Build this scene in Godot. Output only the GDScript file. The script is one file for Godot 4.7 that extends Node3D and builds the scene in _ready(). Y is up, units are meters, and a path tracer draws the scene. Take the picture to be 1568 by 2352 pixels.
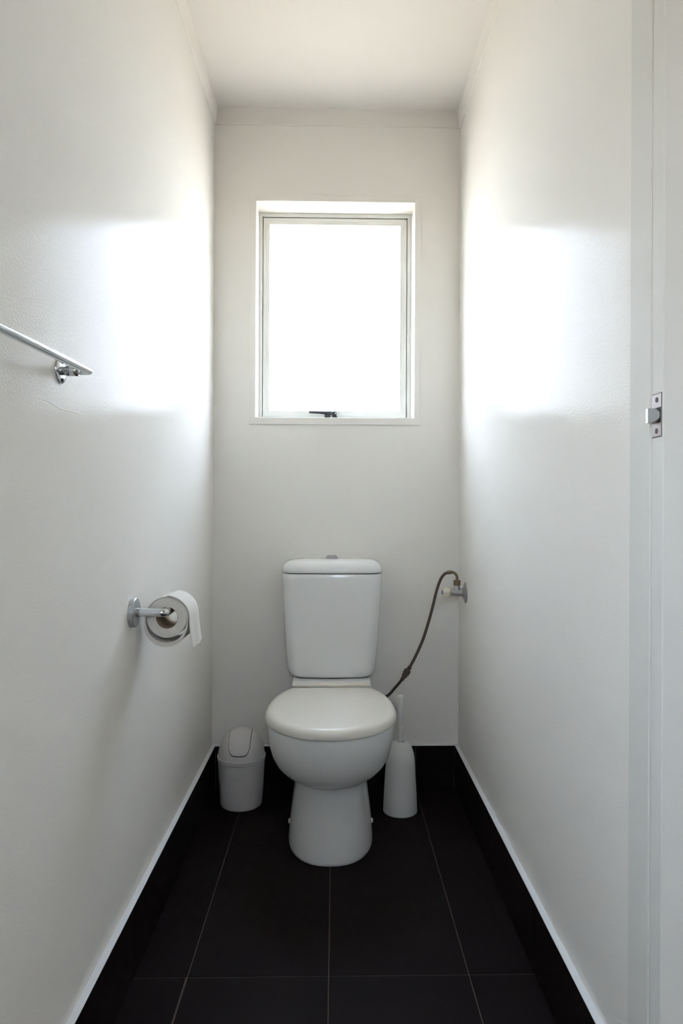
extends Node3D
# A narrow toilet room: back wall at z = 0, floor at y = 0, the camera looks along -z from the doorway.
# The window's patterned pane scatters daylight into the room; a hall window behind the camera and one added at the hall end for fill bring a little more.

const XL := -0.4269       # left wall
const XR := 0.4552        # right wall
const H := 2.425          # ceiling
const ZD := 1.4464        # where the right wall ends at the door jamb
const ZE := 1.5148        # hall face of the door wall
const SKH := 0.1567       # top of the tile skirting
const SKT := 0.014        # how far the skirting stands off the wall
const WX0 := -0.2776      # window opening
const WX1 := 0.2923
const WY0 := 1.3262
const WY1 := 2.1015
const HX := 1.75          # hall, right side
const HZ := 4.1           # hall, far end
const HWZ0 := 2.35       # hall window in the left wall, behind the camera
const HWZ1 := 2.85
const HWY0 := 1.0
const HWY1 := 1.7
const G := 1              # a smooth group
const FLAT := 0xFFFFFFFF

var M := {}

# ---------------------------------------------------------------- mesh helpers
class MB:
	var v := PackedVector3Array()
	var g := PackedInt64Array()
	func tri(a: Vector3, b: Vector3, c: Vector3, sg: int) -> void:
		if a.is_equal_approx(b) or b.is_equal_approx(c) or a.is_equal_approx(c):
			return
		v.append(a); v.append(b); v.append(c); g.append(sg)
	func quad(a: Vector3, b: Vector3, c: Vector3, d: Vector3, sg: int) -> void:
		tri(a, b, c, sg); tri(a, c, d, sg)
	# skin between rings of equal point count
	func loft(rings: Array, cap0 := true, cap1 := true, sg := 1, closed := true) -> MB:
		var first := v.size()
		var n: int = rings[0].size()
		var last := n if closed else n - 1
		for i in rings.size() - 1:
			for j in last:
				var k := (j + 1) % n
				quad(rings[i][j], rings[i][k], rings[i + 1][k], rings[i + 1][j], sg)
		if cap0: fan(rings[0], true)
		if cap1: fan(rings[rings.size() - 1], false)
		outward(first)
		return self
	func fan(r, turned: bool) -> void:
		var c := Vector3.ZERO
		for p in r: c += p
		c /= r.size()
		for j in r.size():
			var a: Vector3 = r[j]
			var b: Vector3 = r[(j + 1) % r.size()]
			if turned: tri(c, b, a, 0xFFFFFFFF)
			else: tri(c, a, b, 0xFFFFFFFF)
	# turns the triangles added since first so that they run clockwise seen from outside
	func outward(first: int) -> void:
		var mid := Vector3.ZERO
		for i in range(first, v.size()): mid += v[i]
		mid /= maxf(1.0, v.size() - first)
		var vol := 0.0
		for i in range(first, v.size(), 3):
			vol += (v[i] - mid).dot((v[i + 1] - mid).cross(v[i + 2] - mid))
		if vol > 0.0:
			for i in range(first, v.size(), 3):
				var t := v[i + 1]; v[i + 1] = v[i + 2]; v[i + 2] = t
	# a box with chamfered edges
	func box(lo: Vector3, hi: Vector3, b := 0.001) -> MB:
		b = minf(b, 0.45 * minf(hi.x - lo.x, minf(hi.y - lo.y, hi.z - lo.z)))
		var rings := []
		for s in [[lo.y, b], [lo.y + b, 0.0], [hi.y - b, 0.0], [hi.y, b]]:
			var e: float = s[1]
			var x0 := lo.x + e; var x1 := hi.x - e; var z0 := lo.z + e; var z1 := hi.z - e
			rings.append([Vector3(x0 + b, s[0], z0), Vector3(x1 - b, s[0], z0), Vector3(x1, s[0], z0 + b), Vector3(x1, s[0], z1 - b), Vector3(x1 - b, s[0], z1), Vector3(x0 + b, s[0], z1), Vector3(x0, s[0], z1 - b), Vector3(x0, s[0], z0 + b)])
		return loft(rings, true, true, 0xFFFFFFFF)
	# a turned shape round an axis: profile of [radius, height]
	func lathe(profile: Array, at: Vector3, axis := Vector3.UP, seg := 40, cap0 := true, cap1 := true, sg := 1) -> MB:
		var u := axis.normalized()
		var s := u.cross(Vector3(0.3, 0.2, 0.9)).normalized()
		if absf(u.y) > 0.99: s = Vector3.RIGHT
		var t := u.cross(s)
		var rings := []
		for p in profile:
			var r := []
			for j in seg:
				var a := TAU * j / seg
				r.append(at + u * p[1] + (s * cos(a) + t * sin(a)) * maxf(p[0], 0.00001))
			rings.append(r)
		return loft(rings, cap0, cap1, sg)
	# a round bar along a path; radii is one number or one per point
	func tube(path: Array, radii, seg := 14, cap := true) -> MB:
		var rings := []
		var side := Vector3.ZERO
		for i in path.size():
			var d: Vector3 = (path[mini(i + 1, path.size() - 1)] - path[maxi(i - 1, 0)]).normalized()
			if i == 0:
				side = d.cross(Vector3.UP if absf(d.y) < 0.9 else Vector3.RIGHT).normalized()
			else:
				side = (side - d * side.dot(d)).normalized()
			var t := d.cross(side)
			var rad: float = radii[i] if radii is Array else radii
			var r := []
			for j in seg:
				var a := TAU * j / seg
				r.append(path[i] + (side * cos(a) + t * sin(a)) * rad)
			rings.append(r)
		return loft(rings, cap, cap)
	# a profile (closed outline of points) pushed from one place to another
	func run(outline0: Array, outline1: Array, sg := 0xFFFFFFFF) -> MB:
		return loft([outline0, outline1], true, true, sg)
	func mesh() -> ArrayMesh:
		var st := SurfaceTool.new()
		st.begin(Mesh.PRIMITIVE_TRIANGLES)
		for i in range(0, v.size(), 3):
			st.set_smooth_group(g[i / 3])
			for k in 3: st.add_vertex(v[i + k])
		st.generate_normals()
		return st.commit()

func mb() -> MB:
	return MB.new()

func obj(called: String, b: MB, m: Material, parent: Node = self) -> MeshInstance3D:
	var o := MeshInstance3D.new()
	o.name = called
	o.mesh = b.mesh()
	o.material_override = m
	o.cast_shadow = GeometryInstance3D.SHADOW_CASTING_SETTING_ON
	parent.add_child(o, true)
	return o

func thing(called: String, label: String, category: String, at := Vector3.ZERO) -> Node3D:
	var o := Node3D.new()
	o.name = called
	add_child(o, true)
	o.position = at
	o.set_meta("label", label)
	o.set_meta("category", category)
	return o

func structure(called: String, label: String, category: String, b: MB = null, m: Material = null) -> Node3D:
	var o: Node3D
	if b:
		o = obj(called, b, m)
	else:
		o = Node3D.new()
		o.name = called
		add_child(o, true)
	o.set_meta("kind", "structure")
	o.set_meta("label", label)
	o.set_meta("category", category)
	return o

func noise_image(freq: float, octaves: int, seed_: int, size := 512, lo := 0.0, hi := 1.0) -> ImageTexture:
	var n := FastNoiseLite.new()
	n.seed = seed_
	n.noise_type = FastNoiseLite.TYPE_SIMPLEX_SMOOTH
	n.frequency = freq
	n.fractal_octaves = octaves
	var im := n.get_seamless_image(size, size)
	if lo != 0.0 or hi != 1.0:
		for y in size:
			for x in size:
				var k := lerpf(lo, hi, im.get_pixel(x, y).r)
				im.set_pixel(x, y, Color(k, k, k))
	return ImageTexture.create_from_image(im)

func mat(called: String, c: Color, rough: float, metal := 0.0, spec := 0.5) -> StandardMaterial3D:
	var m := StandardMaterial3D.new()
	m.resource_name = called
	m.albedo_color = c
	m.roughness = rough
	m.metallic = metal
	m.metallic_specular = spec
	M[called] = m
	return m

func bump(m: StandardMaterial3D, t: Texture2D, depth_cm: float, per_metre: float) -> void:
	m.heightmap_enabled = true
	m.heightmap_texture = t
	m.heightmap_scale = depth_cm
	m.uv1_triplanar = true
	m.uv1_world_triplanar = true
	m.uv1_scale = Vector3.ONE * per_metre

func srgb(r: int, g: int, b: int) -> Color:
	return Color(r / 255.0, g / 255.0, b / 255.0)

# ---------------------------------------------------------------- the scene
func _ready() -> void:
	camera_and_light()
	materials()
	room()
	hall()
	window()
	toilet()
	water_supply()
	paper_roll()
	towel_rail()
	bin()
	brush()

func camera_and_light() -> void:
	var cam := Camera3D.new()
	cam.name = "camera"
	cam.near = 0.05
	cam.far = 100.0
	cam.projection = Camera3D.PROJECTION_FRUSTUM
	cam.size = 2352.0 / 1590.03 * cam.near
	cam.frustum_offset = Vector2(-19.48, -7.03) / 1590.03 * cam.near
	cam.transform = Transform3D(Basis(Vector3.UP, -0.0214) * Basis(Vector3.BACK, 0.0042), Vector3(0.0096, 1.0001, 2.4835))
	add_child(cam)
	cam.current = true

	var sky := ProceduralSkyMaterial.new()
	sky.sky_top_color = srgb(196, 214, 240)
	sky.sky_horizon_color = srgb(232, 236, 241)
	sky.ground_horizon_color = srgb(176, 169, 158)
	sky.ground_bottom_color = srgb(150, 142, 130)
	sky.sky_energy_multiplier = 1.0
	var env := Environment.new()
	env.background_mode = Environment.BG_SKY
	env.sky = Sky.new()
	env.sky.sky_material = sky
	env.background_energy_multiplier = 1.0
	env.tonemap_mode = Environment.TONE_MAPPER_LINEAR
	env.tonemap_exposure = 28.5
	env.sdfgi_enabled = true
	env.ssao_enabled = true
	env.ssil_enabled = true
	var we := WorldEnvironment.new()
	we.name = "environment"
	we.environment = env
	add_child(we)

func materials() -> void:
	var peel := noise_image(0.08, 2, 7)
	var fine := noise_image(0.09, 3, 21)
	var wall := mat("wall_paint", srgb(245, 242, 234), 0.14, 0.0, 0.06)
	bump(wall, peel, 0.018, 4.0)
	var back := mat("back_wall_paint", srgb(245, 242, 234), 0.5, 0.0, 0.1)
	bump(back, peel, 0.006, 4.0)
	mat("ceiling_paint", srgb(241, 236, 228), 0.8, 0.0, 0.3)
	mat("trim_paint", srgb(236, 232, 222), 0.3, 0.0, 0.5)
	mat("door_paint", srgb(230, 229, 222), 0.6, 0.0, 0.12)
	mat("edge_trim", srgb(236, 238, 238), 0.35, 0.0, 0.5)
	var tile := mat("black_tile", srgb(23, 16, 18), 0.6, 0.0, 0.2)
	bump(tile, fine, 0.004, 5.0)
	mat("grout", srgb(92, 82, 74), 0.9, 0.0, 0.2)
	mat("ceramic", srgb(237, 237, 233), 0.12, 0.0, 0.5)
	mat("seat_plastic", srgb(236, 231, 219), 0.22, 0.0, 0.5)
	mat("chrome", srgb(205, 210, 214), 0.12, 1.0)
	mat("brushed_chrome", srgb(190, 194, 198), 0.34, 0.85)
	mat("worn_chrome", srgb(168, 168, 166), 0.4, 0.7)
	mat("black_gap", srgb(16, 14, 14), 0.7)  # black standing in for shade inside gaps; the dark rail screws share it
	mat("bin_plastic", srgb(220, 216, 212), 0.42, 0.0, 0.4)
	mat("brush_plastic", srgb(232, 231, 226), 0.4, 0.0, 0.45)
	mat("paper", srgb(240, 236, 228), 0.95, 0.0, 0.2)
	bump(M.paper, fine, 0.02, 6.0)
	M.paper.backlight_enabled = true
	M.paper.backlight = Color(0.45, 0.45, 0.44)
	mat("cardboard", srgb(150, 132, 112), 0.95, 0.0, 0.2)
	mat("hose_braid", srgb(86, 74, 66), 0.55, 0.45)
	bump(M.hose_braid, fine, 0.03, 12.0)
	mat("brass", srgb(132, 118, 96), 0.45, 0.8)
	mat("knob_plastic", srgb(232, 226, 208), 0.35, 0.0, 0.5)
	mat("blue_plastic", srgb(40, 96, 150), 0.4, 0.0, 0.5)
	mat("aluminium", srgb(222, 222, 216), 0.38, 0.0, 0.5)
	mat("black_plastic", srgb(26, 28, 32), 0.35, 0.0, 0.5)
	mat("strike_metal", srgb(168, 158, 152), 0.5, 0.35)
	mat("dark_metal", srgb(70, 60, 56), 0.6, 0.4)
	mat("hall_floor", srgb(120, 104, 88), 0.7)
	var pane := mat("frosted_glass", Color(0.98, 0.985, 0.99, 0.0), 0.6, 0.0, 0.5)
	pane.refraction_enabled = true
	pane.refraction_scale = 0.05
	var clear := mat("clear_glass", Color(0.95, 0.97, 0.98, 0.06), 0.02, 0.0, 0.5)
	clear.transparency = BaseMaterial3D.TRANSPARENCY_ALPHA

func V(x: float, y: float, z: float) -> Vector3:
	return Vector3(x, y, z)

# ---------------------------------------------------------------- room shell
func room() -> void:
	# left wall runs on along the hall; the right wall ends at the door jamb
	var lw := mb().box(V(XL - 0.1, 0, -0.12), V(XL, H, HWZ0), 0.0).box(V(XL - 0.1, 0, HWZ1), V(XL, H, HZ + 0.1), 0.0)
	lw.box(V(XL - 0.1, 0, HWZ0), V(XL, HWY0, HWZ1), 0.0).box(V(XL - 0.1, HWY1, HWZ0), V(XL, H, HWZ1), 0.0)
	var wl := structure("wall_left", "long glossy off-white painted wall carrying the towel rail and paper holder", "wall", lw, M.wall_paint)
	# a ridge of dried paint below the towel rail
	var ridge := [V(XL, 1.1591, 1.5057), V(XL, 1.1618, 1.4244), V(XL, 1.1593, 1.4033), V(XL, 1.1569, 1.3762), V(XL, 1.1592, 1.3214), V(XL, 1.1590, 1.2502)]
	for i in 6: ridge[i].x -= 0.0006
	obj("paint_ridge", mb().tube(ridge, [0.0006, 0.0009, 0.0011, 0.0011, 0.0010, 0.0006], 8), M.wall_paint, wl)
	structure("wall_right", "glossy off-white painted wall with the water valve", "wall", mb().box(V(XR, 0, -0.12), V(XR + 0.1, H, ZD)), M.wall_paint)
	var b := mb()
	b.box(V(XL, 0, -0.12), V(WX0, H, 0), 0.0)
	b.box(V(WX1, 0, -0.12), V(XR, H, 0), 0.0)
	b.box(V(WX0, 0, -0.12), V(WX1, WY0, 0), 0.0)
	b.box(V(WX0, WY1, -0.12), V(WX1, H, 0), 0.0)
	structure("wall_back", "off-white painted end wall with the frosted window", "wall", b, M.back_wall_paint)
	structure("ceiling", "plain white painted ceiling", "ceiling", mb().box(V(XL - 0.1, H, -0.12), V(XR + 0.1, H + 0.12, ZE)), M.ceiling_paint)

	# floor: tiles of 300 x 600 on a bed of grout
	var fl := structure("floor", "floor of black rectangular tiles with thin beige grout lines", "floor", mb().box(V(XL - 0.1, -0.1, -0.12), V(XR + 0.1, -0.0012, ZE)), M.grout)
	var xs := [XL, -0.3015, 0.0, 0.3015, XR]
	var zs := [0.0, 0.3975, 1.0005, ZE]
	var j := 0.0011
	for i in 4:
		for k in 3:
			var lo := V(xs[i] + j, -0.008, zs[k] + j)
			var hi := V(xs[i + 1] - j, 0.0, zs[k + 1] - j)
			if i == 0 and k == 2: lo.x += 0.0; hi.x -= 0.002
			obj("tile", mb().box(lo, hi, 0.0008), M.black_tile, fl)

	# tile skirtings with a white edge trim on top
	var ends := [0.0, 0.3975, 1.0005, ZD]
	var bl := structure("baseboard_left", "black tile skirting with white edge trim under the paper holder wall", "skirting")
	var br := structure("baseboard_right", "black tile skirting with white edge trim along the wall by the doorway", "skirting")
	var bb := structure("baseboard_back", "black tile skirting with white edge trim behind the toilet", "skirting")
	for k in 3:
		obj("tile", mb().box(V(XL, 0.0012, ends[k] + j), V(XL + SKT - 0.001, SKH - 0.003, ends[k + 1] - j + (0.1 if k == 2 else 0.0)), 0.0008), M.black_tile, bl)
		obj("tile", mb().box(V(XR - SKT + 0.001, 0.0012, ends[k] + j), V(XR, SKH - 0.003, ends[k + 1] - j), 0.0008), M.black_tile, br)
	for s in [[XL + SKT, -0.3015], [-0.3015, 0.0], [0.0, 0.3015], [0.3015, XR - SKT]]:
		obj("tile", mb().box(V(s[0] + j, 0.0012, 0), V(s[1] - j, SKH - 0.003, SKT - 0.001), 0.0008), M.black_tile, bb)
	obj("edge_trim", mb().box(V(XL, SKH - 0.003, 0), V(XL + SKT, SKH, ZD + 0.1), 0.0007), M.edge_trim, bl)
	obj("edge_trim", mb().box(V(XR - SKT, SKH - 0.003, 0), V(XR, SKH, ZD), 0.0007), M.edge_trim, br)
	# a lump of old filler on the right-hand trim
	obj("filler_lump", mb().loft([ring_ellipse(V(XR - 0.004, SKH - 0.0005, 0.56), 0.006, 0.05, 14), ring_ellipse(V(XR - 0.0035, SKH + 0.002, 0.56), 0.005, 0.035, 14), ring_ellipse(V(XR - 0.003, SKH + 0.005, 0.565), 0.002, 0.012, 14)]), M.edge_trim, br)
	obj("edge_trim", mb().box(V(XL + SKT, SKH - 0.003, 0), V(XR - SKT, SKH, SKT), 0.0007), M.edge_trim, bb)

	# slim cornice batten along the ceiling on three sides
	var c := H - 2.3717
	# outline in (distance from wall, distance below ceiling)
	var prof := [Vector2(0, 0), Vector2(0, c), Vector2(0.0035, c), Vector2(0.0055, c - 0.002), Vector2(0.0125, 0.004), Vector2(0.014, 0)]
	var t2 := structure("trim_2", "slim white cornice batten round the ceiling", "cornice")
	var o0 := []; var o1 := []; var l0 := []; var l1 := []; var r0 := []; var r1 := []
	for p in prof:
		o0.append(V(XL + p.x, H - p.y, p.x)); o1.append(V(XR - p.x, H - p.y, p.x))
		l0.append(V(XL + p.x, H - p.y, p.x)); l1.append(V(XL + p.x, H - p.y, ZD))
		r0.append(V(XR - p.x, H - p.y, p.x)); r1.append(V(XR - p.x, H - p.y, ZD))
	obj("cornice_length", mb().run(o0, o1), M.ceiling_paint, t2)
	obj("cornice_length", mb().run(l0, l1), M.ceiling_paint, t2)
	obj("cornice_length", mb().run(r0, r1), M.ceiling_paint, t2)

func ring_ellipse(at: Vector3, rx: float, rz: float, n: int) -> Array:
	var r := []
	for i in n:
		var a := TAU * i / n
		r.append(at + V(rx * cos(a), 0, rz * sin(a)))
	return r

# ---------------------------------------------------------------- door and hall behind the camera
func hall() -> void:
	# the wall that the door stands against, with the doorway's lining
	structure("wall_front", "off-white wall beside and above the doorway", "wall", mb().box(V(XR + 0.018, 0, ZD + 0.0005), V(HX, H, ZE), 0.0).box(V(XL, 2.05, ZD + 0.0005), V(XR + 0.018, H, ZE), 0.0), M.wall_paint)
	structure("trim_3", "white painted door lining at the end of the right wall", "door lining", mb().box(V(XR - 0.0015, 0, ZD), V(XR + 0.018, 2.05, ZE), 0.002), M.door_paint)
	var d := structure("door_1", "white painted door leaf with metal latch standing open", "door")
	var x0 := XR
	obj("leaf", mb().box(V(x0, 0.008, ZE + 0.0005), V(x0 + 0.81, 2.03, ZE + 0.0355), 0.0015), M.door_paint, d)
	var zc := ZE + 0.018
	var yc := 1.1315
	var plate := obj("latch_plate", mb().box(V(x0 - 0.0008, yc - 0.0295, zc - 0.0135), V(x0 + 0.001, yc + 0.0295, zc + 0.0135), 0.0004), M.strike_metal, d)
	for s in [-1, 1]:
		var at := V(x0 - 0.0008, yc + s * 0.0215, zc)
		obj("screw", mb().lathe([[0.0038, 0.0], [0.0036, 0.0006], [0.002, 0.0009], [0.0, 0.0005]], at, Vector3.LEFT, 16), M.dark_metal, plate)
	obj("plate_gap_shade", mb().box(V(x0 - 0.0003, yc - 0.0305, zc - 0.0145), V(x0 + 0.0008, yc + 0.0305, zc + 0.0145), 0.0002), M.black_gap, plate)  # solid black rim, painted shade of the gap round the plate
	obj("bolt_hole_shade", mb().box(V(x0 - 0.0012, yc - 0.0105, zc - 0.0125), V(x0 + 0.0005, yc + 0.0105, zc + 0.0125), 0.0003), M.black_gap, plate)  # solid black block, its colour stands for the dark of the hole
	# latch bolt: D-shaped, its slope towards the hall
	var br := []
	for i in 15:
		var z := zc - 0.0095 if i == 0 else lerpf(zc - 0.003, zc + 0.0108, (i - 1) / 13.0)
		var u := clampf((z - (zc - 0.003)) / 0.0140, 0.0, 1.0)
		var hh := 0.0100 * sqrt(maxf(0.0, 1.0 - u * u))
		var tip := x0 - 0.0115 + 0.0108 * u
		br.append([V(x0 + 0.001, yc - hh, z), V(x0 + 0.001, yc + hh, z), V(tip, yc + hh, z), V(tip, yc - hh, z)])
	obj("latch_bolt", mb().loft(br, true, true, FLAT), M.brushed_chrome, d)

	# hall: floor, ceiling, side wall, end wall; its window is in the left wall, a second is added in the end wall for fill
	structure("floor_hall", "timber floor of the hall outside the doorway", "floor", mb().box(V(XL - 0.1, -0.1, ZE), V(HX + 0.1, 0.0, HZ + 0.1), 0.0), M.hall_floor)
	structure("ceiling_hall", "white ceiling of the hall outside the doorway", "ceiling", mb().box(V(XL - 0.1, H, ZE), V(HX + 0.1, H + 0.12, HZ + 0.1), 0.0), M.ceiling_paint)
	structure("wall_hall", "off-white side wall of the hall", "wall", mb().box(V(HX, 0, ZD), V(HX + 0.1, H, HZ + 0.1), 0.0), M.wall_paint)
	var ex0 := -0.05; var ex1 := 0.45; var ey0 := 1.6; var ey1 := 2.2
	structure("wall_hall_end", "off-white end wall of the hall", "wall", mb().box(V(XL, 0, HZ), V(ex0, H, HZ + 0.1), 0.0).box(V(ex1, 0, HZ), V(HX, H, HZ + 0.1), 0.0).box(V(ex0, 0, HZ), V(ex1, ey0, HZ + 0.1), 0.0).box(V(ex0, ey1, HZ), V(ex1, H, HZ + 0.1), 0.0), M.wall_paint)
	var we := structure("window_3", "unseen white framed clear window added at the end of the hall for frontal fill", "window")  # unseen window, added to throw frontal fill on the cistern and back wall
	var z := HZ + 0.03
	obj("frame", mb().box(V(ex0, ey0, z), V(ex0 + 0.04, ey1, z + 0.04)).box(V(ex1 - 0.04, ey0, z), V(ex1, ey1, z + 0.04)).box(V(ex0 + 0.04, ey0, z), V(ex1 - 0.04, ey0 + 0.04, z + 0.04)).box(V(ex0 + 0.04, ey1 - 0.04, z), V(ex1 - 0.04, ey1, z + 0.04)), M.door_paint, we)
	obj("pane", mb().box(V(ex0 + 0.04, ey0 + 0.04, z + 0.018), V(ex1 - 0.04, ey1 - 0.04, z + 0.022), 0.0), M.clear_glass, we)
	var w := structure("window_2", "white framed clear window in the hall's left wall", "window")
	var q := XL - 0.07
	obj("frame", mb().box(V(q, HWY0, HWZ0), V(q + 0.04, HWY1, HWZ0 + 0.04)).box(V(q, HWY0, HWZ1 - 0.04), V(q + 0.04, HWY1, HWZ1)).box(V(q, HWY0, HWZ0 + 0.04), V(q + 0.04, HWY0 + 0.04, HWZ1 - 0.04)).box(V(q, HWY1 - 0.04, HWZ0 + 0.04), V(q + 0.04, HWY1, HWZ1 - 0.04)), M.door_paint, w)
	obj("pane", mb().box(V(q + 0.018, HWY0 + 0.04, HWZ0 + 0.04), V(q + 0.022, HWY1 - 0.04, HWZ1 - 0.04), 0.0), M.clear_glass, w)

# ---------------------------------------------------------------- window
# one mitred length of a rectangular frame; prof holds (inwards from the outer edge, z)
func frame_length(side: int, x0: float, y0: float, x1: float, y1: float, prof: Array) -> MB:
	var a := []; var b := []
	for p in prof:
		match side:
			0: a.append(V(x0 + p.x, y0 + p.x, p.y)); b.append(V(x0 + p.x, y1 - p.x, p.y))
			1: a.append(V(x1 - p.x, y0 + p.x, p.y)); b.append(V(x1 - p.x, y1 - p.x, p.y))
			2: a.append(V(x0 + p.x, y1 - p.x, p.y)); b.append(V(x1 - p.x, y1 - p.x, p.y))
			3: a.append(V(x0 + p.x, y0 + p.x, p.y)); b.append(V(x1 - p.x, y0 + p.x, p.y))
	return mb().run(a, b)

func window() -> void:
	# flat boards round the opening, a few millimetres proud of the wall
	var t := structure("trim_1", "flat white boards framing the window opening", "architrave")
	var e := 0.0215
	obj("board", mb().box(V(WX0 - e, WY0, 0.0), V(WX0, WY1 + e, 0.0022), 0.0006), M.back_wall_paint, t)
	obj("board", mb().box(V(WX1, WY0, 0.0), V(WX1 + e, WY1 + e, 0.0022), 0.0006), M.back_wall_paint, t)
	obj("board", mb().box(V(WX0, WY1, 0.0), V(WX1, WY1 + e, 0.0022), 0.0006), M.back_wall_paint, t)
	obj("board", mb().box(V(WX0 - e, WY0 - 0.0245, 0.0), V(WX1 + e, WY0, 0.0045), 0.0006), M.back_wall_paint, t)

	var w := structure("window_1", "frosted awning window in a white aluminium frame with black catch", "window")
	# lining of the reveal
	var d := -0.0985
	obj("reveal_lining", mb().box(V(WX0, WY0, -0.12), V(WX0 + 0.0008, WY1, 0.0), 0.0002), M.trim_paint, w)
	obj("reveal_lining", mb().box(V(WX1 - 0.0008, WY0, -0.12), V(WX1, WY1, 0.0), 0.0002), M.trim_paint, w)
	obj("reveal_lining", mb().box(V(WX0, WY1 - 0.0008, -0.12), V(WX1, WY1, 0.0), 0.0002), M.trim_paint, w)
	obj("window_sill", mb().box(V(WX0, WY0, -0.12), V(WX1, WY0 + 0.0012, 0.002), 0.0005), M.trim_paint, w)
	# fixed frame, then the hung sash inside it
	var fx0 := WX0 - 0.0015; var fx1 := WX1 - 0.002; var fy0 := WY0 + 0.0015; var fy1 := WY1
	var fprof := [Vector2(0, d), Vector2(0.0035, d + 0.0015), Vector2(0.013, d + 0.0015), Vector2(0.0145, d), Vector2(0.0145, d - 0.03), Vector2(0.03, d - 0.03), Vector2(0.03, d - 0.038), Vector2(0, d - 0.038)]
	for s in 4: obj("frame_length", frame_length(s, fx0, fy0, fx1, fy1, fprof), M.aluminium, w)
	var sx0 := fx0 + 0.0172; var sx1 := fx1 - 0.0172; var sy0 := fy0 + 0.0145; var sy1 := fy1 - 0.0172
	var sash := Node3D.new()
	sash.name = "sash"
	w.add_child(sash)
	var sprof := [Vector2(0, d - 0.005), Vector2(0.0012, d - 0.003), Vector2(0.0125, d - 0.003), Vector2(0.0127, d - 0.0042), Vector2(0.0192, d - 0.0042), Vector2(0.0194, d - 0.0054), Vector2(0.0235, d - 0.0054), Vector2(0.0235, d - 0.028), Vector2(0, d - 0.028)]
	for s in 4: obj("sash_length", frame_length(s, sx0, sy0, sx1, sy1, sprof), M.aluminium, sash)
	obj("pane", mb().box(V(sx0 + 0.021, sy0 + 0.021, d - 0.019), V(sx1 - 0.021, sy1 - 0.021, d - 0.016), 0.0), M.frosted_glass, sash)
	# black cam catch on the bottom rail
	var cz := d + 0.004
	var cat := Node3D.new()
	cat.name = "catch"
	w.add_child(cat)
	var lever := []
	for s in [[-0.0885, 1.3585, 0.0030], [-0.086, 1.3586, 0.0042], [-0.05, 1.3572, 0.0048], [-0.025, 1.356, 0.0060], [-0.008, 1.355, 0.0072], [-0.0035, 1.355, 0.0066]]:
		var r := []
		for k in 10:
			var a := TAU * k / 10
			r.append(V(0.0 + s[0], s[1] + s[2] * sin(a), cz + 0.008 + 0.006 * cos(a)))
		lever.append(r)
	obj("lever", mb().loft(lever), M.black_plastic, cat)
	obj("pivot_housing", mb().box(V(-0.002, 1.343, cz - 0.006), V(0.0135, 1.3625, cz + 0.012), 0.003), M.black_plastic, cat)
	obj("rivet", mb().lathe([[0.0028, 0], [0.0024, 0.001], [0.0, 0.0014]], V(0.009, 1.354, cz + 0.012), Vector3.BACK, 14), M.worn_chrome, cat)
	obj("striker", mb().box(V(-0.031, 1.3395, cz - 0.004), V(-0.010, 1.3535, cz + 0.010), 0.002), M.black_plastic, cat)
	obj("base_plate", mb().box(V(-0.002, 1.3395, cz - 0.006), V(0.0165, 1.3435, cz + 0.008), 0.0008), M.black_plastic, cat)

# ---------------------------------------------------------------- toilet
# half-width of a superellipse
func super_x(a: float, t: float, n: float) -> float:
	return a * pow(maxf(0.0, 1.0 - pow(absf(t), n)), 1.0 / n)

# outline of the seat at an inset from its edge
func seat_ring(y: float, inset: float, zback: float) -> Array:
	var zc := 0.474
	var a := 0.1895 - inset
	var bf := 0.2165 - inset
	var bb := 0.30 - inset
	var r := []
	var n := 48
	for i in n + 1:          # front half from +x round to -x
		var t := PI * i / n
		r.append(V(a * cos(t), y, zc + bf * sin(t)))
	var m := 16
	var z1 := zback + inset
	for i in range(1, m + 1):
		var z := lerpf(zc, z1, float(i) / m)
		r.append(V(-super_x(a, (zc - z) / bb, 2.3), y, z))
	for i in range(m, 0, -1):
		var z := lerpf(zc, z1, float(i) / m)
		r.append(V(super_x(a, (zc - z) / bb, 2.3), y, z))
	return r

# an egg-shaped section: half-width a, front and back ends
func egg(y: float, a: float, zf: float, zb: float, zc: float, n := 56, pf := 2.0, pb := 2.0) -> Array:
	var r := []
	for i in n:
		var t := TAU * i / n
		var s := sin(t)
		var c := cos(t)
		var p := pf if s > 0 else pb
		var cx := signf(c) * pow(absf(c), 2.0 / p)
		var sz := signf(s) * pow(absf(s), 2.0 / p)
		r.append(V(a * cx, y, zc + (zf - zc if s > 0 else zc - zb) * sz))
	return r

# a rounded rectangle in plan
func round_rect(y: float, hw: float, z0: float, z1: float, rad_back: float, rad_front: float, bow := 0.0) -> Array:
	var r := []
	var cs := [[hw - rad_front, z1 - rad_front, rad_front, 0.0], [-hw + rad_front, z1 - rad_front, rad_front, PI / 2], [-hw + rad_back, z0 + rad_back, rad_back, PI], [hw - rad_back, z0 + rad_back, rad_back, PI * 1.5]]
	for c in cs:
		for i in 9:
			var a: float = c[3] + PI / 2 * i / 8.0
			var x: float = c[0] + c[2] * cos(a)
			var z: float = c[1] + c[2] * sin(a)
			if z > (z0 + z1) / 2: z += bow * (1.0 - pow(x / hw, 2.0))
			r.append(V(x, y, z))
	return r

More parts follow.
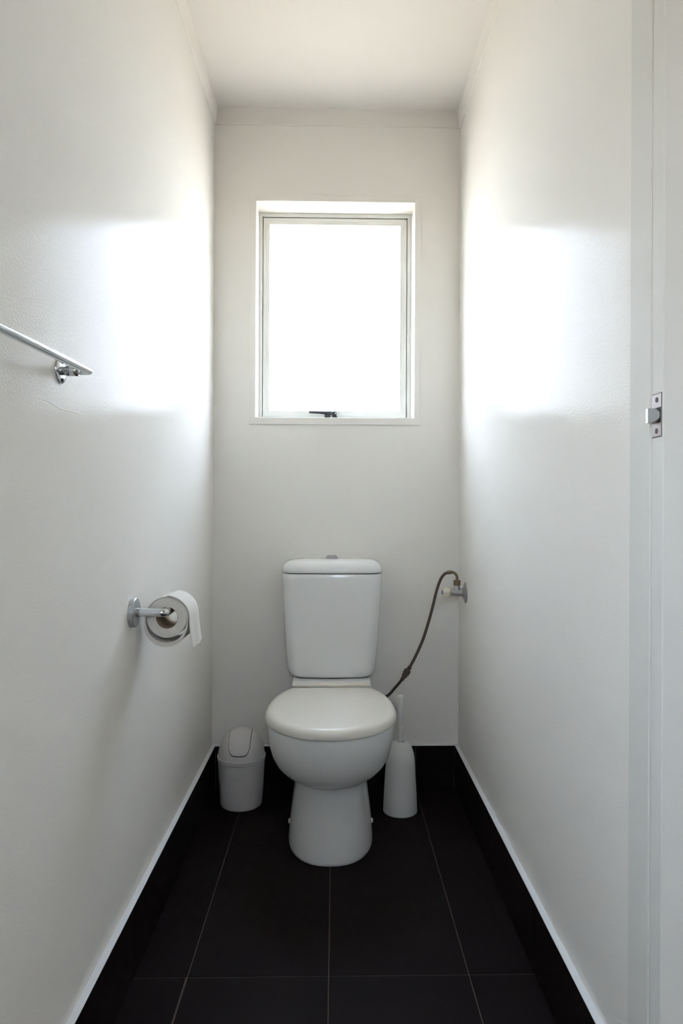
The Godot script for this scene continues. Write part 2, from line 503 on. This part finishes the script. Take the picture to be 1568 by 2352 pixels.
# round_rect with extra points along the bowed front
func cistern_ring(y: float, hw: float, z0: float, z1: float, rad: float, bow: float) -> Array:
	var r := []
	var nf := 20
	for i in 9:
		var a := PI / 2 * i / 8.0
		r.append(V(hw - rad + rad * cos(a), y, z1 - rad + rad * sin(a)))
	for i in range(1, nf):
		r.append(V(lerpf(hw - rad, -hw + rad, float(i) / nf), y, z1))
	for i in 9:
		var a := PI / 2 + PI / 2 * i / 8.0
		r.append(V(-hw + rad + rad * cos(a), y, z1 - rad + rad * sin(a)))
	r.append(V(-hw, y, z0)); r.append(V(hw, y, z0))
	for i in r.size():
		var p: Vector3 = r[i]
		if p.z > z0 + 0.02:
			p.z += bow * (1.0 - pow(p.x / hw, 2.0)) - bow
			r[i] = p
	return r

func toilet() -> void:
	var t := thing("toilet", "white ceramic toilet with closed lid and tapered cistern under the window", "toilet")
	# pedestal: D-shaped sections that widen towards the floor
	var rings := []
	for s in [[0.0, 0.1240, 0.5480], [0.004, 0.1268, 0.5510], [0.012, 0.1275, 0.5515], [0.04, 0.1255, 0.5495], [0.08, 0.1215, 0.5455], [0.12, 0.1165, 0.5420], [0.16, 0.1115, 0.5400], [0.20, 0.1065, 0.5400], [0.235, 0.1035, 0.5420], [0.26, 0.1030, 0.5460]]:
		rings.append(egg(s[0], s[1], s[2], 0.10, 0.36, 56, 2.35, 5.0))
	obj("pedestal", mb().loft(rings), M.ceramic, t)
	# bowl: swells forward from the pedestal up to the rim
	rings = []
	for s in [[0.2205, 0.030, 0.520, 0.36], [0.2225, 0.062, 0.553, 0.34], [0.228, 0.092, 0.580, 0.32], [0.237, 0.119, 0.604, 0.30], [0.250, 0.141, 0.624, 0.285], [0.268, 0.158, 0.642, 0.27], [0.292, 0.1705, 0.657, 0.255], [0.322, 0.179, 0.669, 0.24], [0.352, 0.1835, 0.6765, 0.23], [0.380, 0.1855, 0.680, 0.225], [0.394, 0.1855, 0.680, 0.225], [0.3985, 0.1825, 0.677, 0.228]]:
		rings.append(egg(s[0], s[1], s[2], s[3], 0.455))
	obj("bowl", mb().loft(rings), M.ceramic, t)
	# neck and shelf that carry the cistern
	rings = []
	for s in [[0.20, 0.075, 0.24], [0.28, 0.082, 0.26], [0.34, 0.105, 0.28], [0.385, 0.126, 0.29], [0.405, 0.130, 0.245], [0.422, 0.1305, 0.206], [0.4285, 0.1285, 0.2035], [0.4305, 0.124, 0.199]]:
		rings.append(round_rect(s[0], s[1], 0.03, s[2], 0.02, 0.018))
	obj("shelf", mb().loft(rings), M.ceramic, t)
	for s in [-1, 1]:
		obj("screw_cap", mb().lathe([[0.0072, 0.0], [0.0072, 0.004], [0.006, 0.0062], [0.0, 0.0068]], V(s * 0.1205, 0.0645, 0.405), V(s, 0, 0.0), 20), M.knob_plastic, t)
	# seat and lid
	obj("seat", mb().loft([seat_ring(0.3988, 0.014, 0.25), seat_ring(0.402, 0.010, 0.247), seat_ring(0.4085, 0.010, 0.247), seat_ring(0.411, 0.013, 0.25)]), M.seat_plastic, t)
	rings = []
	for s in [[0.3965, 0.0035], [0.3975, 0.0010], [0.400, 0.0], [0.407, 0.0002], [0.413, 0.0016], [0.4185, 0.0050], [0.4225, 0.0100], [0.4250, 0.0165], [0.4263, 0.0250], [0.4270, 0.045], [0.4276, 0.08], [0.428, 0.13]]:
		rings.append(seat_ring(s[0], s[1], 0.238))
	obj("seat_lid", mb().loft(rings), M.seat_plastic, t)
	var hb := []
	for s in [[-0.1275, 0.004], [-0.1265, 0.0065], [-0.124, 0.0075], [0.122, 0.0075], [0.1245, 0.0065], [0.1255, 0.004]]:
		var r := []
		for k in 16:
			var a := TAU * k / 16
			r.append(V(s[0], 0.4265 + s[1] * sin(a), 0.2305 + s[1] * 1.3 * cos(a)))
		hb.append(r)
	obj("hinge_bar", mb().loft(hb), M.seat_plastic, t)

	# cistern body, narrower and rounded at the bottom
	rings = []
	for s in [[0.4325, 0.118, 0.152], [0.4335, 0.128, 0.163], [0.437, 0.1365, 0.1690], [0.444, 0.1425, 0.1715], [0.456, 0.1475, 0.1725], [0.475, 0.1505, 0.1728], [0.52, 0.1545, 0.173], [0.60, 0.1605, 0.1735], [0.68, 0.165, 0.174], [0.76, 0.1675, 0.174], [0.779, 0.1680, 0.174], [0.7815, 0.1665, 0.1728]]:
		rings.append(cistern_ring(s[0], s[1], 0.012, s[2], 0.036, 0.010))
	obj("cistern", mb().loft(rings), M.ceramic, t)
	obj("lid_seam_shade", mb().loft([cistern_ring(0.7810, 0.160, 0.016, 0.1655, 0.033, 0.010), cistern_ring(0.7852, 0.160, 0.016, 0.1655, 0.033, 0.010)]), M.black_gap, t)  # black filler that paints the shade in the seam under the lid
	rings = []
	for s in [[0.7846, 0.1678, 0.0006], [0.7856, 0.1690, 0.0], [0.793, 0.1690, 0.0], [0.800, 0.1680, 0.001], [0.8075, 0.1652, 0.004], [0.814, 0.161, 0.0085], [0.8195, 0.1545, 0.015], [0.8235, 0.1455, 0.024], [0.8262, 0.134, 0.034], [0.8280, 0.115, 0.046], [0.8290, 0.09, 0.058], [0.8293, 0.06, 0.068]]:
		rings.append(cistern_ring(s[0], s[1], 0.010 + minf(s[2] * 0.6, 0.05), 0.1755 - s[2], maxf(0.006, 0.038 - s[2] * 0.5), 0.011))
	obj("cistern_lid", mb().loft(rings), M.ceramic, t)
	var fb := obj("flush_button", mb().lathe([[0.0228, 0.0], [0.0228, 0.0012], [0.0200, 0.0040], [0.0172, 0.0064], [0.0160, 0.0092], [0.0150, 0.0102]], V(-0.001, 0.8292, 0.092)), M.worn_chrome, t)
	for s in [-1, 1]:
		var r0 := []; var r1 := []
		for i in 13:
			var a := -PI / 2 + PI * i / 12.0
			var p := Vector2(cos(a) * 0.0132, sin(a) * 0.0132)
			r0.append(V(-0.001 + s * (p.x + 0.0006), 0.8388, 0.092 + p.y)); r1.append(V(-0.001 + s * (p.x * 0.94 + 0.0008), 0.8412, 0.092 + p.y * 0.94))
		obj("push_half", mb().run(r0, r1), M.chrome, fb)

# ---------------------------------------------------------------- valve and hose
func water_supply() -> void:
	var z := 0.130
	var y := 0.7165
	var v := thing("water_valve", "chrome angle valve with cream knob on the right wall above the brush", "valve")
	obj("wall_flange", mb().lathe([[0.0365, 0.0], [0.0365, 0.0012], [0.034, 0.003], [0.026, 0.0055], [0.017, 0.0095], [0.0135, 0.0140]], V(XR, y, z), Vector3.LEFT, 40), M.worn_chrome, v)
	obj("body", mb().lathe([[0.0135, 0.012], [0.0135, 0.027], [0.0115, 0.0285], [0.0115, 0.039], [0.0098, 0.040], [0.0098, 0.0465]], V(XR, y, z), Vector3.LEFT, 28), M.worn_chrome, v)
	obj("outlet", mb().lathe([[0.0105, 0.0], [0.0105, 0.021], [0.0085, 0.0225], [0.0085, 0.026]], V(0.4265, y, z), Vector3.UP, 28), M.worn_chrome, v)
	obj("packing_nut", mb().lathe([[0.0098, 0.0445], [0.0105, 0.0455], [0.0105, 0.0505], [0.0075, 0.051], [0.0075, 0.054]], V(XR, y, z), Vector3.LEFT, 8, true, true, FLAT), M.worn_chrome, v)
	# fluted knob
	var rings := []
	for s in [[0.0525, 0.0105], [0.0540, 0.0125], [0.060, 0.0150], [0.070, 0.0160], [0.0770, 0.0150], [0.0790, 0.0118]]:
		var r := []
		for k in 40:
			var a := TAU * k / 40
			var rr: float = s[1] * (1.0 + 0.09 * cos(a * 5.0))
			r.append(V(XR - s[0], y + rr * cos(a), z + rr * sin(a)))
		rings.append(r)
	var kn := obj("knob", mb().loft(rings), M.knob_plastic, v)
	obj("colour_cap", mb().lathe([[0.0075, 0.0785], [0.0072, 0.0805], [0.0, 0.0815]], V(XR, y, z), Vector3.LEFT, 20), M.blue_plastic, kn)

	var h := thing("supply_hose", "brown braided water hose looping from the valve to behind the toilet", "hose")
	var x := 0.4265
	obj("union_nut", mb().lathe([[0.0110, 0.0], [0.0122, 0.001], [0.0122, 0.0165], [0.0110, 0.0180], [0.0060, 0.0182]], V(x, y + 0.0245, z), Vector3.UP, 8, true, true, FLAT), M.brass, h)
	# bent metal end
	var bend := [V(x, y + 0.042, z)]
	for i in 9:
		var a := PI / 2 * i / 8.0
		bend.append(V(x - 0.020 + 0.020 * cos(a), y + 0.050 + 0.0195 * sin(a), z))
	obj("elbow", mb().tube(bend, 0.0048, 14), M.brass, h)
	obj("crimp", mb().lathe([[0.0052, 0.0], [0.0066, 0.002], [0.0066, 0.006], [0.0060, 0.0080], [0.0066, 0.010], [0.0066, 0.014], [0.0052, 0.016]], V(x - 0.0180, y + 0.0698, z), V(-1, -0.10, 0), 20), M.brass, h)
	var c := Curve3D.new()
	var pts := [V(0.3940, 0.7848, 0.1300), V(0.3810, 0.7775, 0.1300), V(0.3694, 0.7580, 0.1264), V(0.3576, 0.7220, 0.1227), V(0.3443, 0.6642, 0.1191), V(0.3293, 0.6070, 0.1155), V(0.3140, 0.5558, 0.1118), V(0.2962, 0.5118, 0.1082), V(0.2761, 0.4692, 0.1045), V(0.2560, 0.4341, 0.1009), V(0.2399, 0.4084, 0.0973), V(0.2177, 0.3810, 0.0936), V(0.1949, 0.3554, 0.0900), V(0.155, 0.3340, 0.090), V(0.1240, 0.3540, 0.090), V(0.1140, 0.4000, 0.090), V(0.1140, 0.4330, 0.090)]
	for i in pts.size():
		var tan: Vector3 = (pts[mini(i + 1, pts.size() - 1)] - pts[maxi(i - 1, 0)]) / 6.0
		c.add_point(pts[i], -tan, tan)
	c.bake_interval = 0.006
	var path := []
	for p in c.get_baked_points(): path.append(p)
	obj("hose", mb().tube(path, 0.0049, 14), M.hose_braid, h)
	# screwed coupling part way down, with a crimp on each side
	var at := V(0.2560, 0.4341, 0.1009)
	var dir := V(0.0362, 0.0608, 0.0072).normalized()
	obj("coupling_nut", mb().lathe([[0.0085, -0.014], [0.0105, -0.0125], [0.0105, -0.003], [0.0125, -0.002], [0.0125, 0.012], [0.0108, 0.0135], [0.006, 0.0137]], at, dir, 8, true, true, FLAT), M.hose_braid, h)
	for s in [-1, 1]:
		obj("crimp", mb().lathe([[0.0054, 0.013], [0.0072, 0.0145], [0.0072, 0.0185], [0.0060, 0.020], [0.0072, 0.0215], [0.0072, 0.0260], [0.0052, 0.028]], at, dir * s, 18), M.hose_braid, h)

# ---------------------------------------------------------------- toilet paper
func paper_roll() -> void:
	var z := 0.9855
	var y := 0.7753
	var h := thing("paper_holder", "chrome paper holder arm with round plate on the left wall", "holder")
	obj("wall_plate", mb().lathe([[0.0315, 0.0], [0.0315, 0.0095], [0.0305, 0.0110], [0.0, 0.0110]], V(XL, y, z), Vector3.RIGHT, 48, true, true, FLAT), M.brushed_chrome, h)
	obj("collar", mb().lathe([[0.0094, 0.0105], [0.0094, 0.0185]], V(XL, y, z), Vector3.RIGHT, 28), M.worn_chrome, h)
	var arm := [V(XL + 0.018, y, z), V(XL + 0.045, y, z)]
	var ax := -0.3545
	for i in 7:
		var a := PI / 2 * i / 6.0
		arm.append(V(ax - 0.010 + 0.010 * sin(a), y, z - 0.010 + 0.010 * cos(a)))
	arm.append(V(ax, y, z - 0.06))
	arm.append(V(ax, y, z - 0.128))
	obj("arm", mb().tube(arm, 0.0092, 24), M.chrome, h)

	var t := thing("toilet_roll", "white toilet paper roll hanging on the chrome arm, loose end trailing", "toilet paper")
	var c := V(-0.3560, y + 0.0093 - 0.0236, 0)
	var z0 := 0.966
	var z1 := 0.868
	var ro := 0.0440
	var ri := 0.0236
	var rings := []
	for s in [[ri, z0], [ro - 0.001, z0], [ro, z0 - 0.001], [ro, z1 + 0.001], [ro - 0.001, z1], [ri, z1], [ri, z0]]:
		var r := []
		for k in 56:
			var a := TAU * k / 56
			r.append(V(c.x + s[0] * cos(a), c.y + s[0] * sin(a), s[1]))
		rings.append(r)
	var m := mb()
	for i in 6:
		m.loft([rings[i], rings[i + 1]], false, false, 1 + i)
	obj("roll", m, M.paper, t)
	var core := []
	for s in [[ri, z0 - 0.0005], [ri - 0.0009, z0 - 0.0005], [ri - 0.0009, z1 + 0.0005], [ri, z1 + 0.0005]]:
		var r := []
		for k in 56:
			var a := TAU * k / 56
			r.append(V(c.x + s[0] * cos(a), c.y + s[0] * sin(a), s[1]))
		core.append(r)
	obj("core", mb().loft(core, false, false), M.cardboard, t)
	# the loosened outer turns: close to the roll on top, sagging away below it, thicker where they bunch up
	var bands := []
	for f in [z0 + 0.001, z1 - 0.001]:
		for inside in [false, true]:
			var r := []
			for k in 64:
				var a := TAU * k / 64
				var low := pow(maxf(0.0, -sin(a + 0.12)), 1.5)
				var rr: float = 0.0446 + 0.0095 * low if inside else 0.0460 + 0.0180 * low + 0.0012 * maxf(0.0, -cos(a))
				r.append(V(c.x + rr * cos(a), c.y + rr * sin(a), f))
			bands.append(r)
	var lm := mb()
	lm.loft([bands[1], bands[0]], false, false, 1)
	lm.loft([bands[0], bands[2]], false, false, 2)
	lm.loft([bands[2], bands[3]], false, false, 3)
	lm.loft([bands[3], bands[1]], false, false, 4)
	obj("loose_turn", lm, M.paper, t)
	# the free end falls over the far side
	var tail := []
	for i in 9:
		var a := PI / 2 - PI / 2 * i / 8.0
		tail.append(Vector2(c.x + 0.0478 * cos(a), c.y + 0.0478 * sin(a)))
	for s in [[0.0484, 0.012], [0.0496, 0.026], [0.0512, 0.042], [0.0530, 0.056], [0.0545, 0.066]]:
		tail.append(Vector2(c.x + s[0], c.y - s[1]))
	obj("free_end", sheet(tail, z0 + 0.001, z1 - 0.004, 0.0010, true), M.paper, t)

# a bent sheet: a line in x and y drawn out along z, with ripples where it hangs
func sheet(line: Array, za: float, zb: float, thick: float, ripple := false) -> MB:
	var nz := 12
	var front := []; var back := []
	for i in line.size():
		var p: Vector2 = line[i]
		var d: Vector2 = (line[mini(i + 1, line.size() - 1)] - line[maxi(i - 1, 0)]).normalized()
		var nrm := Vector2(-d.y, d.x) * thick * 0.5
		var fr := []; var bk := []
		var hang := maxf(0.0, float(i) / (line.size() - 1) - 0.5) * 2.0 if ripple else 0.0
		for k in nz + 1:
			var f := float(k) / nz
			var w := hang * (0.0022 * sin(f * 11.0 + 0.6) + 0.0035 * f)
			var drop := hang * 0.006 * (absf(f - 0.45) - 0.3) if ripple else 0.0
			fr.append(V(p.x + nrm.x + w, p.y + nrm.y + drop, lerpf(za, zb, f)))
			bk.append(V(p.x - nrm.x + w, p.y - nrm.y + drop, lerpf(za, zb, f)))
		front.append(fr); back.append(bk)
	var rings := []
	for i in line.size():
		var r: Array = front[i].duplicate()
		var q: Array = back[i].duplicate()
		q.reverse()
		r.append_array(q)
		rings.append(r)
	return mb().loft(rings)

# ---------------------------------------------------------------- towel rail
func towel_rail() -> void:
	var z := 1.3785
	var y := 1.2165
	var t := thing("towel_rail", "thin chrome towel rail on the left wall", "towel rail")
	var zfar := z + 0.45
	var rx := -0.3805
	var tilt := -0.025      # the rail dips a little towards the doorway
	for zz in [z, zfar]:
		y = 1.2165 + tilt * (zz - z)
		var fl := obj("flange", mb().lathe([[0.0205, 0.0], [0.0205, 0.002], [0.0195, 0.0035], [0.012, 0.0045], [0.0, 0.0045]], V(XL, y, zz), Vector3.RIGHT, 40), M.chrome, t)
		for s in [-1, 1]:
			obj("screw", mb().lathe([[0.0036, 0.003], [0.0036, 0.0052], [0.0026, 0.0062], [0.0, 0.0064]], V(XL, y + s * 0.0145, zz), Vector3.RIGHT, 16), M.black_gap, fl)
		obj("post", mb().lathe([[0.0072, 0.004], [0.0072, 0.012], [0.0082, 0.0125], [0.0082, 0.0290], [0.0070, 0.0300]], V(XL, y, zz), Vector3.RIGHT, 24), M.chrome, t)
	y = 1.2165
	var path := [V(XL + 0.029, y, z)]
	for i in 7:
		var a := PI / 2 * i / 6.0
		path.append(V(rx - 0.004 + 0.004 * sin(a), y, z + 0.004 - 0.004 * cos(a)))
	path.append(V(rx, y + tilt * 0.1, z + 0.1))
	path.append(V(rx, y + tilt * 0.3, z + 0.3))
	y += tilt * 0.45
	for i in 7:
		var a := PI / 2 * i / 6.0
		path.append(V(rx - 0.004 + 0.004 * cos(a), y, zfar - 0.004 + 0.004 * sin(a)))
	path.append(V(XL + 0.029, y, zfar))
	obj("rail", mb().tube(path, 0.0062, 18), M.chrome, t)

# ---------------------------------------------------------------- bin
func bin() -> void:
	var t := thing("waste_bin", "small grey plastic bin with domed swing lid in the left corner", "bin", V(-0.3040, 0, 0.129))
	obj("bin_body", mb().lathe([[0.060, 0.0], [0.0675, 0.0008], [0.0695, 0.004], [0.0705, 0.012], [0.0750, 0.08], [0.0785, 0.148], [0.0790, 0.1500]], Vector3.ZERO, Vector3.UP, 64, true, false), M.bin_plastic, t)
	obj("rim", mb().lathe([[0.0786, 0.1495], [0.0800, 0.1520], [0.0808, 0.1600], [0.0816, 0.1645], [0.0812, 0.1665], [0.0798, 0.1672], [0.0784, 0.1662], [0.0776, 0.1560]], Vector3.ZERO, Vector3.UP, 64, false, false), M.bin_plastic, t)
	# dome with a U-shaped swing flap that stands in its own gap
	var n := 96
	var cdir := Vector3(0, sin(deg_to_rad(64)), cos(deg_to_rad(64)))
	var size := V(0.0782, 0.0955, 0.0782)
	var y0 := 0.1635
	var flap := []; var dome := []
	for k in n:
		var a := TAU * k / n
		var ca := cos(a); var sa := sin(a)
		var ex := signf(ca) * pow(absf(ca), 2.0 / 4.2)
		var ey := signf(sa) * pow(absf(sa), 2.0 / 4.2)
		flap.append(flap_dir(ex * 0.448, 66.0 - ey * 51.6))
		dome.append(flap_dir(ex * 0.472, 66.0 - ey * 53.8))
	var on := func(d: Vector3, k: float) -> Vector3: return V(d.x * size.x * k, y0 + d.y * size.y * k, d.z * size.z * k)
	var rings := []
	for s in [0.02, 0.15, 0.3, 0.45, 0.6, 0.72, 0.84, 0.93, 1.0]:
		var r := []
		for k in n: r.append(on.call(cdir.slerp(flap[k], s), 1.0))
		rings.append(r)
	var inner := []
	for k in n: inner.append(on.call(flap[k], 0.955))
	var fm := mb().loft(rings, true, false)
	fm.loft([rings[rings.size() - 1], inner], false, false, 2)
	var dm := mb()
	rings = []
	inner = []
	for k in n: inner.append(on.call(dome[k], 0.945))
	for s in 17:
		var r := []
		for k in n:
			var d: Vector3 = dome[k]
			var flat_dir := Vector3(d.x, 0, d.z)
			# spread the foot of the dome evenly round the rim
			var a := TAU * k / n
			var foot := Vector3(cos(a), 0.0, sin(a))
			r.append(on.call(d.slerp(foot, s / 16.0), 1.0))
		rings.append(r)
	dm.loft(rings, false, false)
	dm.loft([inner, rings[0]], false, false, 2)
	var dome_o := obj("dome", dm, M.bin_plastic, t)
	obj("flap", fm, M.bin_plastic, t)
	dome_o.name = "dome"

# a direction on the unit dome: x to the side, angle up from the front over the top
func flap_dir(x: float, deg: float) -> Vector3:
	var c := sqrt(1.0 - x * x)
	return Vector3(x, c * sin(deg_to_rad(deg)), c * cos(deg_to_rad(deg)))

# ---------------------------------------------------------------- toilet brush
func brush() -> void:
	var at := V(0.2290, 0, 0.193)
	var hd := thing("brush_holder", "white bell-shaped plastic brush holder on the floor beside the toilet", "brush holder", at)
	obj("shell", mb().lathe([[0.0545, 0.0], [0.0562, 0.0015], [0.0565, 0.005], [0.0545, 0.05], [0.0515, 0.11], [0.0480, 0.165], [0.0468, 0.180], [0.0445, 0.194], [0.0400, 0.208], [0.0335, 0.2195], [0.0255, 0.227], [0.0180, 0.2305], [0.0135, 0.2312], [0.0120, 0.2300], [0.0118, 0.215]], Vector3.ZERO, Vector3.UP, 56, true, false), M.brush_plastic, hd)
	var t := thing("toilet_brush", "slim white brush handle standing up out of its holder", "toilet brush", at + V(0.001, 0, 0))
	obj("shaft", mb().lathe([[0.0057, 0.05], [0.0057, 0.285]], Vector3.ZERO, Vector3.UP, 20), M.brush_plastic, t)
	var prof := [[0.0070, 0.2685], [0.0086, 0.2695]]
	for i in 4:
		var b := 0.2715 + i * 0.0036
		prof.append_array([[0.0088, b], [0.0088, b + 0.0018], [0.0079, b + 0.0022], [0.0079, b + 0.0032]])
	prof.append_array([[0.0090, 0.2870], [0.0094, 0.295], [0.0097, 0.330], [0.0096, 0.350], [0.0085, 0.362], [0.0086, 0.370], [0.0099, 0.3775], [0.0101, 0.3805], [0.0094, 0.3828], [0.006, 0.3838], [0.0, 0.3840]])
	obj("grip", mb().lathe(prof, Vector3.ZERO, Vector3.UP, 24), M.brush_plastic, t)
	obj("thumb_tab", mb().loft([ring_ellipse(V(-0.0085, 0.345, 0.002), 0.002, 0.003, 12), ring_ellipse(V(-0.0098, 0.351, 0.002), 0.0024, 0.0036, 12), ring_ellipse(V(-0.0098, 0.357, 0.002), 0.0022, 0.0034, 12), ring_ellipse(V(-0.0082, 0.362, 0.002), 0.0015, 0.0025, 12)]), M.brush_plastic, t)
	# brush head inside the holder
	obj("brush_head", mb().lathe([[0.006, 0.03], [0.030, 0.036], [0.036, 0.06], [0.034, 0.09], [0.012, 0.105], [0.006, 0.106]], Vector3.ZERO, Vector3.UP, 32), M.brush_plastic, t)
